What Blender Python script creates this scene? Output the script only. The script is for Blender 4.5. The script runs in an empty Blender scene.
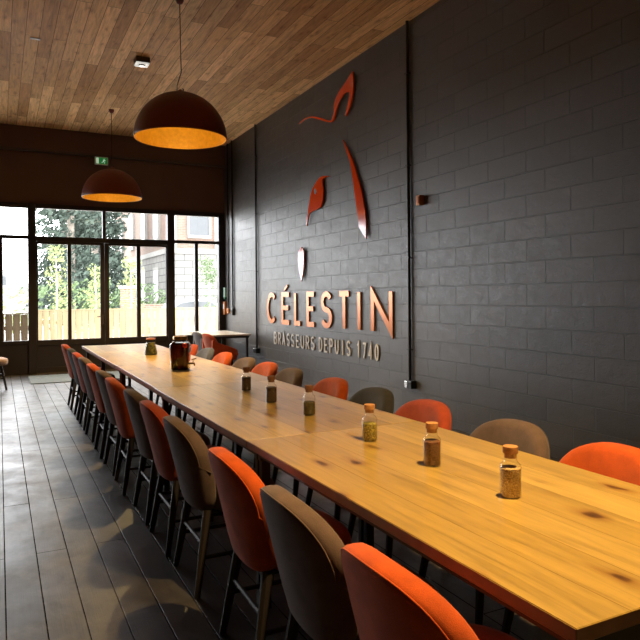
import bpy, bmesh, math, random
from math import sin, cos, pi, radians, sqrt, atan, tan
from mathutils import Vector, Matrix, noise
random.seed(7)
C = bpy.context.scene.collection
SC = bpy.context.scene

# ------------------------------------------------------------------ camera, world, light, exposure
CAM_H = 1.39
cam_data = bpy.data.cameras.new('camera'); cam = bpy.data.objects.new('camera', cam_data); C.objects.link(cam)
YAW = math.atan(321 / 645.0)
cam_data.sensor_width = 36; cam_data.lens = 36 * 645 / 640.0
cam_data.shift_y = -24.1 / 640
cam_data.clip_end = 300; cam_data.clip_start = 0.05
cam.matrix_world = (Matrix.Translation((0, 0, CAM_H)) @ Matrix.Rotation(-YAW, 4, 'Z') @
                    Matrix.Rotation(pi / 2, 4, 'X') @ Matrix.Rotation(-0.0085, 4, 'Z'))
SC.camera = cam
SC.view_settings.view_transform = 'Standard'; SC.view_settings.look = 'None'
SC.view_settings.exposure = 0.0; SC.view_settings.gamma = 1; SC.view_settings.use_curve_mapping = False

SKY = 10.0
w = bpy.data.worlds.new('overcast_sky'); SC.world = w; w.use_nodes = True
bgn = w.node_tree.nodes['Background']; bgn.inputs[0].default_value = (0.94, 0.97, 1.0, 1); bgn.inputs[1].default_value = SKY
pl = bpy.data.lights.new('window_daylight', 'AREA'); pl.shape = 'RECTANGLE'; pl.size = 8.8; pl.size_y = 2.6
pl.cycles.is_portal = True
po = bpy.data.objects.new('window_daylight', pl); C.objects.link(po)
po.location = (-0.2, 12.99, 1.85); po.rotation_euler = (radians(-90), 0, 0)
LAMP_W = 640; LAMP_GLOW = 5; LAMP_COL = (1.0, 0.69, 0.27)

# ------------------------------------------------------------------ materials
def lin(r, g, b):
    f = lambda v: ((v / 255) / 12.92 if v / 255 <= .04045 else ((v / 255 + .055) / 1.055) ** 2.4)
    return (f(r), f(g), f(b), 1)
class NT:
    def __init__(s, name):
        s.m = bpy.data.materials.new(name); s.m.use_nodes = True
        s.t = s.m.node_tree; s.b = s.t.nodes['Principled BSDF']; s.out = s.t.nodes['Material Output']
    def n(s, typ, **kw):
        nd = s.t.nodes.new(typ)
        for k, v in kw.items(): setattr(nd, k, v)
        return nd
    def l(s, a, b): s.t.links.new(a, b)
    def coord(s, swap=None, scale=(1, 1, 1), rand=False):
        tc = s.n('ShaderNodeTexCoord'); o = tc.outputs['Object']
        if rand:
            oi = s.n('ShaderNodeObjectInfo'); mu = s.n('ShaderNodeMath', operation='MULTIPLY'); mu.inputs[1].default_value = 37.3
            s.l(oi.outputs['Random'], mu.inputs[0])
            ad = s.n('ShaderNodeVectorMath', operation='ADD'); cb = s.n('ShaderNodeCombineXYZ')
            s.l(mu.outputs[0], cb.inputs[1]); s.l(o, ad.inputs[0]); s.l(cb.outputs[0], ad.inputs[1]); o = ad.outputs[0]
        if swap:
            sp = s.n('ShaderNodeSeparateXYZ'); cb = s.n('ShaderNodeCombineXYZ'); s.l(o, sp.inputs[0])
            for i, k in enumerate(swap): s.l(sp.outputs['XYZ'.index(k)], cb.inputs[i])
            o = cb.outputs[0]
        mp = s.n('ShaderNodeMapping'); mp.inputs['Scale'].default_value = scale; s.l(o, mp.inputs[0])
        return mp.outputs[0]
    def noise(s, vec, scale, detail=4, rough=.55, dist=0):
        nd = s.n('ShaderNodeTexNoise'); nd.inputs['Scale'].default_value = scale; nd.inputs['Detail'].default_value = detail
        nd.inputs['Roughness'].default_value = rough; nd.inputs['Distortion'].default_value = dist
        if vec: s.l(vec, nd.inputs['Vector'])
        return nd.outputs['Fac']
    def ramp(s, fac, stops):
        r = s.n('ShaderNodeValToRGB'); e = r.color_ramp.elements
        while len(e) < len(stops): e.new(.5)
        for i, (p, c) in enumerate(stops):
            e[i].position = p; e[i].color = c if len(c) == 4 else (*c, 1)
        s.l(fac, r.inputs[0]); return r.outputs[0]
    def mix(s, a, b, fac, blend='MIX'):
        m = s.n('ShaderNodeMix', data_type='RGBA', blend_type=blend)
        for sock, v in ((m.inputs['Factor'], fac), (m.inputs['A'], a), (m.inputs['B'], b)):
            if hasattr(v, 'links'): s.l(v, sock)
            else: sock.default_value = v
        return m.outputs['Result']
    def bump(s, h, strength=.3, dist=.01):
        b = s.n('ShaderNodeBump'); b.inputs['Strength'].default_value = strength; b.inputs['Distance'].default_value = dist
        s.l(h, b.inputs['Height']); s.l(b.outputs[0], s.b.inputs['Normal'])
G = lambda v: (v, v, v, 1)

def simple(name, col, rough=.5, metal=0, var=.12, scale=8, bump=0, ior=1.5, coat=0, sheen=0):
    t = NT(name); f = t.noise(t.coord(), scale)
    c0 = tuple(v * (1 - var) for v in col[:3]) + (1,); c1 = tuple(min(1, v * (1 + var)) for v in col[:3]) + (1,)
    t.l(t.ramp(f, [(.3, c0), (.7, c1)]), t.b.inputs['Base Color'])
    t.b.inputs['Roughness'].default_value = rough; t.b.inputs['Metallic'].default_value = metal
    t.b.inputs['IOR'].default_value = ior; t.b.inputs['Coat Weight'].default_value = coat
    t.b.inputs['Coat Roughness'].default_value = .05; t.b.inputs['Sheen Weight'].default_value = sheen
    if bump: t.bump(t.noise(t.coord(), scale * 6, 3), bump, .004)
    return t.m

def fabric(name, col):
    t = NT(name); v = t.coord(); f = t.noise(v, 14, 5); g = t.noise(v, 420, 2)
    a = tuple(x * .82 for x in col[:3]) + (1,); b = tuple(min(1, x * 1.15) for x in col[:3]) + (1,)
    c = t.ramp(f, [(.3, a), (.7, b)]); c = t.mix(c, t.ramp(g, [(.35, G(.62)), (.65, G(1.0))]), .55, 'MULTIPLY')
    t.l(c, t.b.inputs['Base Color']); t.b.inputs['Roughness'].default_value = .92
    t.b.inputs['Sheen Weight'].default_value = .12; t.b.inputs['Sheen Roughness'].default_value = .5
    t.b.inputs['Specular IOR Level'].default_value = .25
    t.bump(g, .35, .002); return t.m

def block_wall():
    t = NT('painted_blockwork'); v = t.coord('YZX')
    mp = t.n('ShaderNodeMapping'); mp.inputs['Location'].default_value = (-.33, .105, 0); t.l(v, mp.inputs[0])
    wob = t.noise(v, 1.3, 2)
    br = t.n('ShaderNodeTexBrick'); t.l(mp.outputs[0], br.inputs['Vector'])
    br.inputs['Scale'].default_value = 1; br.inputs['Brick Width'].default_value = .5; br.inputs['Row Height'].default_value = .1985
    br.inputs['Mortar Size'].default_value = .006; br.inputs['Mortar Smooth'].default_value = .25; br.offset = .45
    br.inputs['Color1'].default_value = (.048, .043, .042, 1); br.inputs['Color2'].default_value = (.068, .060, .057, 1)
    br.inputs['Mortar'].default_value = (.052, .050, .050, 1)
    n1 = t.noise(v, 9, 6, .7); n2 = t.noise(v, 90, 3, .6)
    c = t.mix(br.outputs['Color'], t.ramp(n1, [(.3, G(.72)), (.7, G(1.25))]), .6, 'MULTIPLY')
    t.l(c, t.b.inputs['Base Color'])
    t.l(t.ramp(n1, [(.25, G(.35)), (.8, G(.58))]), t.b.inputs['Roughness'])
    t.b.inputs['Specular IOR Level'].default_value = .85
    inv = t.n('ShaderNodeMath', operation='SUBTRACT'); inv.inputs[0].default_value = 1; t.l(br.outputs['Fac'], inv.inputs[1])
    a1 = t.n('ShaderNodeMath', operation='MULTIPLY_ADD'); t.l(n2, a1.inputs[0]); a1.inputs[1].default_value = .08; t.l(inv.outputs[0], a1.inputs[2])
    a2 = t.n('ShaderNodeMath', operation='MULTIPLY_ADD'); t.l(n1, a2.inputs[0]); a2.inputs[1].default_value = .22; t.l(a1.outputs[0], a2.inputs[2])
    t.bump(a2.outputs[0], 1.0, .020); return t.m

def planks(name, c1, c2, seam, roww, length, rough=(.3, .5), grain=.5, knot=0.0, seamw=.003, rand=False, bump=.2, offx=0, spec=.5, wear=None, coat=0):
    t = NT(name); v = t.coord('YXZ', rand=rand)
    mp = t.n('ShaderNodeMapping'); mp.inputs['Location'].default_value = (0.4, offx, 0); t.l(v, mp.inputs[0]); vv = mp.outputs[0]
    br = t.n('ShaderNodeTexBrick'); t.l(vv, br.inputs['Vector']); br.inputs['Scale'].default_value = 1
    br.inputs['Brick Width'].default_value = length; br.inputs['Row Height'].default_value = roww
    br.inputs['Mortar Size'].default_value = seamw; br.inputs['Mortar Smooth'].default_value = .3; br.offset = .37; br.offset_frequency = 2
    br.inputs['Color1'].default_value = c1; br.inputs['Color2'].default_value = c2; br.inputs['Mortar'].default_value = seam
    # every plank shifts its own grain
    sc = t.n('ShaderNodeVectorMath', operation='MULTIPLY'); sc.inputs[1].default_value = (0, 0, 90)
    t.l(br.outputs['Color'], sc.inputs[0]); ad = t.n('ShaderNodeVectorMath', operation='ADD'); t.l(vv, ad.inputs[0]); t.l(sc.outputs[0], ad.inputs[1])
    ms = t.n('ShaderNodeMapping'); ms.inputs['Scale'].default_value = (1.2, 14, 1); t.l(ad.outputs[0], ms.inputs[0])
    g = t.noise(ms.outputs[0], 2.2, 6, .6, .7)
    ms2 = t.n('ShaderNodeMapping'); ms2.inputs['Scale'].default_value = (3, 90, 1); t.l(ad.outputs[0], ms2.inputs[0])
    g2 = t.noise(ms2.outputs[0], 2, 4, .6, .2)
    c = t.mix(br.outputs['Color'], t.ramp(g, [(.28, G(.50)), (.5, G(.95)), (.75, G(1.3))]), grain, 'MULTIPLY')
    c = t.mix(c, t.ramp(g2, [(.3, G(.72)), (.7, G(1.12))]), grain * .8, 'MULTIPLY')
    if knot:
        vo = t.n('ShaderNodeTexVoronoi', voronoi_dimensions='2D'); vo.inputs['Scale'].default_value = 1
        mk = t.n('ShaderNodeMapping'); mk.inputs['Scale'].default_value = (2.3, 5.6, 1); t.l(ad.outputs[0], mk.inputs[0])
        dn = t.n('ShaderNodeTexNoise'); dn.inputs['Scale'].default_value = 2.5; t.l(mk.outputs[0], dn.inputs['Vector'])
        am = t.n('ShaderNodeVectorMath', operation='SCALE'); am.inputs['Scale'].default_value = .35; t.l(dn.outputs['Color'], am.inputs[0])
        aa = t.n('ShaderNodeVectorMath', operation='ADD'); t.l(mk.outputs[0], aa.inputs[0]); t.l(am.outputs[0], aa.inputs[1])
        t.l(aa.outputs[0], vo.inputs['Vector'])
        kn = t.ramp(vo.outputs['Distance'], [(.0, (.16, .10, .07)), (.055, (.32, .20, .13)), (.085, (.72, .60, .5)), (.22, (1, 1, 1))])
        # only some cells carry a knot
        sel = t.ramp(t.noise(vv, 1.1, 2), [(.38, G(0)), (.46, G(1))])
        sm = t.n('ShaderNodeMath', operation='MULTIPLY'); t.l(sel, sm.inputs[0]); sm.inputs[1].default_value = knot
        c = t.mix(c, kn, sm.outputs[0], 'MULTIPLY')
    if wear:
        wn = t.noise(vv, 2.6, 7, .72, .4); c = t.mix(c, wear, t.ramp(wn, [(.46, G(0)), (.66, G(.75))]))
    t.l(c, t.b.inputs['Base Color'])
    rn = t.noise(vv, 3.1, 6, .7)
    t.l(t.ramp(rn, [(.25, G(rough[0])), (.75, G(rough[1]))]), t.b.inputs['Roughness'])
    inv = t.n('ShaderNodeMath', operation='SUBTRACT'); inv.inputs[0].default_value = 1; t.l(br.outputs['Fac'], inv.inputs[1])
    sl = t.n('ShaderNodeMath', operation='MULTIPLY'); sl.inputs[1].default_value = spec; t.l(inv.outputs[0], sl.inputs[0]); t.l(sl.outputs[0], t.b.inputs['Specular IOR Level'])
    t.b.inputs['Coat Weight'].default_value = coat; t.b.inputs['Coat Roughness'].default_value = .3
    a1 = t.n('ShaderNodeMath', operation='MULTIPLY_ADD'); t.l(g2, a1.inputs[0]); a1.inputs[1].default_value = .25; t.l(inv.outputs[0], a1.inputs[2])
    t.bump(a1.outputs[0], bump, .004); return t.m

def glass(name, tint=(1, 1, 1, 1), refl=1.0, ior=1.45):
    t = NT(name); t.t.nodes.remove(t.b)
    tr = t.n('ShaderNodeBsdfTransparent'); tr.inputs[0].default_value = tint
    gl = t.n('ShaderNodeBsdfGlossy'); gl.inputs['Roughness'].default_value = .02
    fr = t.n('ShaderNodeFresnel'); fr.inputs[0].default_value = ior
    mu = t.n('ShaderNodeMath', operation='MULTIPLY'); mu.inputs[1].default_value = refl; t.l(fr.outputs[0], mu.inputs[0])
    ge = t.n('ShaderNodeNewGeometry'); nb = t.n('ShaderNodeMath', operation='SUBTRACT'); nb.inputs[0].default_value = 1; t.l(ge.outputs['Backfacing'], nb.inputs[1])
    m2 = t.n('ShaderNodeMath', operation='MULTIPLY'); t.l(mu.outputs[0], m2.inputs[0]); t.l(nb.outputs[0], m2.inputs[1]); mu = m2
    mx = t.n('ShaderNodeMixShader'); t.l(mu.outputs[0], mx.inputs[0]); t.l(tr.outputs[0], mx.inputs[1]); t.l(gl.outputs[0], mx.inputs[2])
    t.l(mx.outputs[0], t.out.inputs[0]); return t.m

def emit(name, col, s):
    t = NT(name); t.b.inputs['Base Color'].default_value = col; t.b.inputs['Emission Color'].default_value = col
    t.b.inputs['Emission Strength'].default_value = s; return t.m

def grains(name, a, b, scale=260, bump=.8, dark=None):
    t = NT(name); v = t.coord(); vo = t.n('ShaderNodeTexVoronoi'); vo.inputs['Scale'].default_value = scale; t.l(v, vo.inputs['Vector'])
    sp = t.n('ShaderNodeSeparateColor'); t.l(vo.outputs['Color'], sp.inputs[0])
    c = t.ramp(sp.outputs[0], [(.1, a), (.9, b)]); c = t.mix(c, t.ramp(vo.outputs['Distance'], [(.2, G(1)), (.75, G(.25))]), .8, 'MULTIPLY')
    t.l(c, t.b.inputs['Base Color']); t.b.inputs['Roughness'].default_value = .6
    t.bump(vo.outputs['Distance'], bump, .003); return t.m

def brickface(name, c1, c2, mort, w=.24, h=.08, ms=.01):
    t = NT(name); tc = t.n('ShaderNodeTexCoord'); sp = t.n('ShaderNodeSeparateXYZ'); t.l(tc.outputs['Object'], sp.inputs[0])
    sm = t.n('ShaderNodeMath', operation='ADD'); t.l(sp.outputs[0], sm.inputs[0]); t.l(sp.outputs[1], sm.inputs[1]); cb = t.n('ShaderNodeCombineXYZ'); t.l(sm.outputs[0], cb.inputs[0]); t.l(sp.outputs[2], cb.inputs[1]); v = cb.outputs[0]
    br = t.n('ShaderNodeTexBrick'); t.l(v, br.inputs['Vector']); br.inputs['Scale'].default_value = 1
    br.inputs['Brick Width'].default_value = w; br.inputs['Row Height'].default_value = h; br.inputs['Mortar Size'].default_value = ms
    br.inputs['Color1'].default_value = c1; br.inputs['Color2'].default_value = c2; br.inputs['Mortar'].default_value = mort
    t.l(br.outputs['Color'], t.b.inputs['Base Color']); t.b.inputs['Roughness'].default_value = .85; return t.m

M = {}
M['block'] = block_wall()
M['floor'] = planks('worn_dark_floorboards', (.020, .0165, .0145, 1), (.048, .038, .031, 1), (.002, .0017, .0015, 1), .155, 2.6,
                    rough=(.25, .55), grain=1.0, knot=1.0, seamw=.0034, bump=.5, offx=.138, wear=(.10, .085, .072, 1), spec=.9)
M['ceil'] = planks('reclaimed_ceiling_boards', (.46, .235, .085, 1), (.90, .56, .265, 1), (.05, .03, .015, 1), .152, 1.9,
                   rough=(.55, .8), grain=.85, knot=.5, seamw=.003, bump=.4, spec=.3)
M['table'] = planks('oiled_oak_tabletop', (.37, .22, .048, 1), (.58, .37, .105, 1), (.20, .11, .03, 1), .153, 3.0,
                    rough=(.27, .36), grain=.65, knot=1.0, seamw=.0010, rand=True, bump=.05, spec=.9, coat=.5)
M['table_edge'] = simple('chair_lit_oak_edge', (.22, .10, .04, 1), .5, var=.2)  # red-brown side faces: light reflected off the orange chairs, put into the colour
M['wall_dark'] = simple('dark_brown_paint', (.115, .060, .042, 1), .6, var=.08, scale=2)
M['alu'] = simple('dark_bronze_aluminium', (.020, .013, .011, 1), .42, var=.08)
M['alu_light'] = simple('bronze_ledge_metal', (.075, .055, .05, 1), .45, var=.1)
M['glass'] = glass('window_glass', refl=.6)
M['jar_glass'] = glass('jar_glass', (.96, .97, .96, 1), refl=1.6, ior=1.5)
M['orange'] = fabric('orange_wool', (.53, .078, .008, 1))
M['red'] = fabric('brick_red_dim_orange_wool', (.40, .060, .026, 1))  # brick red cloth; on some dining chairs its darker tone paints in weaker lamplight
M['brown'] = fabric('taupe_wool', (.125, .078, .068, 1))
M['char'] = fabric('charcoal_wool', (.045, .040, .040, 1))
M['blue'] = fabric('slate_blue_wool', (.085, .092, .145, 1))
M['pink'] = fabric('pale_rose_wool', (.50, .36, .33, 1))
M['legwood'] = simple('black_stained_wood', (.016, .010, .008, 1), .6, var=.2)
M['legbrown'] = simple('walnut_stained_wood', (.06, .035, .018, 1), .4, var=.2)
M['steel'] = simple('black_steel', (.015, .012, .011, 1), .4, metal=.0)
M['conduit'] = simple('black_conduit', (.012, .011, .012, 1), .35)
M['shade_out'] = simple('rust_enamel', (.16, .022, .006, 1), .45, var=.05)
M['shade_in'] = simple('gold_leaf_lining', (.66, .36, .022, 1), .5, metal=.25, var=.12, scale=25)
M['bulb'] = emit('warm_bulb', (1, .75, .4, 1), 8)
M['cable'] = simple('dark_cable', (.01, .008, .007, 1), .6)
M['logo'] = simple('polished_vermilion_panel', (.92, .085, .008, 1), .12, var=.03, ior=1.95)
M['copper'] = simple('brushed_copper', (.66, .23, .09, 1), .26, metal=.45, var=.06)
M['greyletter'] = simple('brushed_grey_metal', (.72, .69, .68, 1), .38, metal=.0, var=.05)
M['cork'] = simple('cork', (.42, .19, .07, 1), .85, var=.3, scale=60, bump=.3)
M['copperbox'] = simple('copper_plate', (.62, .26, .10, 1), .3, metal=.6)
M['white'] = simple('white_plastic', (.75, .76, .76, 1), .4, var=.03)
M['black'] = simple('black_plastic', (.012, .012, .013, 1), .35)
M['whitetop'] = simple('white_laminate', (.72, .68, .62, 1), .25, var=.03)
M['mat'] = simple('grey_coir_mat', (.10, .12, .13, 1), .95, var=.2, scale=60, bump=.6)
M['chrome'] = simple('polished_metal', (.6, .58, .55, 1), .2, metal=1)
M['brass'] = simple('aged_brass', (.45, .28, .10, 1), .3, metal=.9)

# ------------------------------------------------------------------ mesh building
class MB:
    def __init__(s): s.v = []; s.f = []
    def add(s, vs, fs):
        o = len(s.v); s.v += [tuple(v) for v in vs]; s.f += [tuple(i + o for i in f) for f in fs]; return s
    def box(s, x0, x1, y0, y1, z0, z1):
        return s.add([(x0, y0, z0), (x1, y0, z0), (x1, y1, z0), (x0, y1, z0), (x0, y0, z1), (x1, y0, z1), (x1, y1, z1), (x0, y1, z1)],
                     [(0, 3, 2, 1), (4, 5, 6, 7), (0, 1, 5, 4), (1, 2, 6, 5), (2, 3, 7, 6), (3, 0, 4, 7)])
    def tube(s, pts, r, n=8, closed=False, cap=True):
        pts = [Vector(p) for p in pts]; R = r if isinstance(r, (list, tuple)) else [r] * len(pts); N = len(pts); vs = []
        for i, p in enumerate(pts):
            a = pts[(i - 1) % N] if (i > 0 or closed) else p; b = pts[(i + 1) % N] if (i < N - 1 or closed) else p
            d = (b - a).normalized(); up = Vector((0, 0, 1)) if abs(d.z) < .9 else Vector((1, 0, 0))
            e = d.cross(up).normalized(); g = e.cross(d)
            for k in range(n):
                t = 2 * pi * (k + .5) / n; vs.append(p + (e * cos(t) + g * sin(t)) * R[i])
        fs = []
        for i in range(N if closed else N - 1):
            j = (i + 1) % N
            for k in range(n):
                l = (k + 1) % n; fs.append((i * n + k, i * n + l, j * n + l, j * n + k))
        if cap and not closed: fs.append(tuple(range(n))[::-1]); fs.append(tuple((N - 1) * n + k for k in range(n)))
        return s.add(vs, fs)
    def lathe(s, prof, n=32, c=(0, 0), closed=False):
        vs = []; fs = []; P = len(prof)
        for r, z in prof:
            for k in range(n):
                a = 2 * pi * k / n; vs.append((c[0] + r * cos(a), c[1] + r * sin(a), z))
        for i in range(P - 1 + (1 if closed else 0)):
            j = (i + 1) % P
            for k in range(n):
                l = (k + 1) % n; fs.append((i * n + k, i * n + l, j * n + l, j * n + k))
        if not closed:
            fs.append(tuple(range(n))[::-1]); fs.append(tuple((P - 1) * n + k for k in range(n)))
        return s.add(vs, fs)
    def prism(s, poly, fn):   # poly of 2D points, fn(u,v,k) -> 3D for k in (0,1)
        n = len(poly); a = [fn(u, v, 0) for u, v in poly] + [fn(u, v, 1) for u, v in poly]
        return s.add(a, [tuple(range(n)), tuple(range(n, 2 * n))[::-1]] + [(i, i + n, (i + 1) % n + n, (i + 1) % n) for i in range(n)])
    def build(s, name, mat, parent=None, smooth=False, bevel=0, sub=0, seg=2):
        me = bpy.data.meshes.new(name); me.from_pydata(s.v, [], s.f)
        bm = bmesh.new(); bm.from_mesh(me); bmesh.ops.remove_doubles(bm, verts=bm.verts, dist=1e-6)
        bmesh.ops.recalc_face_normals(bm, faces=bm.faces)
        if bevel:
            bmesh.ops.bevel(bm, geom=[e for e in bm.edges if e.is_manifold and e.calc_face_angle(0) > .6], offset=bevel, segments=seg, affect='EDGES', profile=.6)
        bm.to_mesh(me); bm.free(); me.materials.append(mat)
        if smooth:
            me.shade_smooth()
            if smooth == 'auto': me.set_sharp_from_angle(angle=radians(40))
        o = bpy.data.objects.new(name, me); C.objects.link(o)
        if parent: o.parent = parent
        if sub:
            m = o.modifiers.new('sub', 'SUBSURF'); m.levels = sub; m.render_levels = sub
        return o
def tag(o, label, cat, group=None, kind=None):
    o['label'] = label
    if cat: o['category'] = cat
    if group: o['group'] = group
    if kind: o['kind'] = kind
    return o
def thing(name, label, cat, loc=(0, 0, 0), rz=0, group=None, kind=None):
    o = bpy.data.objects.new(name, None); C.objects.link(o); o.location = loc; o.rotation_euler = (0, 0, rz); o.empty_display_size = .1
    return tag(o, label, cat, group, kind)
def dup(root, loc, rz=0, label=None, group=None, mats=None):
    def cp(o, par):
        c = o.copy(); C.objects.link(c); c.parent = par
        if mats and o.data is not None and getattr(o.data, 'materials', None) and o.data.materials[0].name in mats:
            c.data = swapped(o.data, mats[o.data.materials[0].name])
        for ch in list(o.children): cp(ch, c)
        return c
    r = cp(root, None); r.location = loc; r.rotation_euler = (0, 0, rz)
    if label: r['label'] = label
    if group: r['group'] = group
    return r
_sw = {}
def swapped(me, mat):
    k = (me.name, mat.name)
    if k not in _sw:
        d = me.copy(); d.materials[0] = mat; _sw[k] = d
    return _sw[k]

# ------------------------------------------------------------------ setting
RX = 4.22; LX = -5.2; FY = 12.93; NY = -4.2; CH = 4.52
ST = 'structure'
tag(MB().box(LX - .2, RX + .2, NY - .2, FY + .1, -.2, 0).build('floor', M['floor']), 'worn dark wooden floorboards running towards the windows', 'floor', kind=ST)
tag(MB().box(LX - .2, RX + .2, NY - .2, FY + .3, CH, CH + .2).build('ceiling', M['ceil']), 'ceiling of reclaimed brown wooden boards', 'ceiling', kind=ST)
tag(MB().box(RX, RX + .2, NY - .2, FY + .1, 0, CH).build('wall_right', M['block']), 'dark grey painted blockwork wall behind the sign', 'wall', kind=ST)
tag(MB().box(LX - .2, LX, NY - .2, FY + .1, 0, CH).build('wall_left', M['wall_dark']), 'dark brown painted side wall', 'wall', kind=ST)
tag(MB().box(LX, RX, NY - .2, NY, 0, CH).build('wall_near', M['wall_dark']), 'dark brown wall behind the viewpoint', 'wall', kind=ST)
bw = MB().box(LX, RX, FY, FY + .2, 3.13, CH).box(LX, LX + .3, FY, FY + .2, 0, 3.13)
tag(bw.build('wall_far', M['wall_dark']), 'dark brown wall above the windows', 'wall', kind=ST)
tag(MB().box(LX, RX, FY - .09, FY, 4.115, CH).build('trim_1', M['wall_dark'], bevel=.004), 'dark brown bulkhead under the ceiling boards', 'beam', kind=ST)
tag(MB().box(LX, RX, FY - .11, FY, 4.075, 4.115).build('trim_2', M['alu_light'], bevel=.004), 'thin lighter ledge under the bulkhead', 'trim', kind=ST)
tag(MB().box(4.085, RX, FY - .03, FY + .1, 0, 3.13).build('trim_3', M['alu'], bevel=.004), 'dark frame strip in the right corner', 'trim', kind=ST)

def window(name, x0, x1, splits, label):
    """dark framed window between posts: a top light above, split lights below, closed panel at the foot"""
    t = thing(name, label, 'window', ((x0 + x1) / 2, FY, 0), kind=ST); cx = (x0 + x1) / 2
    fr = MB(); y0, y1 = -.03, .05
    fr.box(x0 - cx, x1 - cx, y0, y1, 3.04, 3.13).box(x0 - cx, x1 - cx, y0, y1, 2.475, 2.54).box(x0 - cx, x1 - cx, y0, y1, .56, .62)
    for a, b in splits: fr.box(a - cx, b - cx, y0, y1, .62, 2.475)
    fr.build('window_frame', M['alu'], t, bevel=.004)
    MB().box(x0 - cx, x1 - cx, -.012, .03, 0, .56).build('kick_panel', M['alu'], t, bevel=.003)
    xs = [x0] + [v for s in splits for v in s] + [x1]
    MB().box(x0 - cx, x1 - cx, .008, .014, 2.54, 3.04).build('pane', M['glass'], t)
    for i in range(0, len(xs), 2):
        MB().box(xs[i] - cx, xs[i + 1] - cx, .008, .014, .62, 2.475).build('pane', M['glass'], t)
    return t
window('window_1', 3.164, 4.085, [(3.58, 3.649)], 'dark framed window to the right of the glazed doors')
window('window_2', -.44, .478, [(-.006, .063)], 'dark framed window to the left of the glazed doors, cut by the photo edge')
window('window_3', -2.4, -.57, [(-1.52, -1.45)], 'dark framed window further left')
window('window_4', -4.9, -2.54, [(-4.15, -4.08), (-3.35, -3.28)], 'dark framed window furthest left')
for i, (a, b) in enumerate(((3.023, 3.164), (.478, .611), (-.57, -.44), (-2.54, -2.4))):
    tag(MB().box(a, b, FY - .05, FY + .1, 0, 3.13).build('trim_%d' % (4 + i), M['alu'], bevel=.005),
        ['dark post to the right of the doors', 'dark post to the left of the doors', 'dark post left of the narrow window', 'dark post between far left windows'][i], 'post', kind=ST)
# transom over the doors
t = thing('window_5', 'row of two dark framed lights over the double doors', 'window', (1.817, FY, 0), kind=ST)
MB().box(-1.206, 1.206, -.03, .05, 3.045, 3.13).box(-1.206, 1.206, -.04, .05, 2.44, 2.53).box(-.033, .026, -.03, .05, 2.53, 3.045).build('window_frame', M['alu'], t, bevel=.004)
MB().box(-1.206, -.033, .008, .014, 2.53, 3.045).build('pane', M['glass'], t); MB().box(.026, 1.206, .008, .014, 2.53, 3.045).build('pane', M['glass'], t)
def door(name, x0, x1, p, label, handle):
    t = thing(name, label, 'door', (x0, FY, 0), kind=ST); q = [v - x0 for v in p]; W = x1 - x0
    fr = MB(); fr.box(0, q[0], -.025, .035, .02, 2.435).box(q[3], W, -.025, .035, .02, 2.435)
    fr.box(q[0], q[3], -.025, .035, 2.39, 2.435).box(q[0], q[3], -.025, .035, .52, .62).box(q[1], q[2], -.025, .035, .62, 2.39)
    fr.box(q[0], q[3], -.025, .035, .02, .12)
    fr.build('door_frame', M['alu'], t, bevel=.004)
    MB().box(q[0], q[3], -.01, .02, .12, .52).build('kick_panel', M['alu'], t)
    MB().box(q[0], q[1], .006, .012, .62, 2.39).build('pane', M['glass'], t)
    MB().box(q[2], q[3], .006, .012, .62, 2.39).build('pane', M['glass'], t)
    if handle:
        hx = handle - x0
        h = MB().box(hx - .022, hx + .022, -.034, -.025, .88, 1.08); h.tube([(hx, -.034, 1.03), (hx, -.075, 1.03), (hx - .11, -.08, 1.03)], .009)
        h.build('door_handle', M['chrome'], t, bevel=0)
door('door_1', .613, 1.815, (.64, 1.152, 1.218, 1.739), 'left leaf of the dark glazed double doors', 1.775)
door('door_2', 1.819, 3.021, (1.895, 2.417, 2.494, 2.995), 'right leaf of the dark glazed double doors', None)
tag(MB().box(.6, 3.03, FY - .04, FY + .1, 0, .018).build('trim_8', M['alu_light']), 'metal threshold under the double doors', 'threshold', kind=ST)

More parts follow.
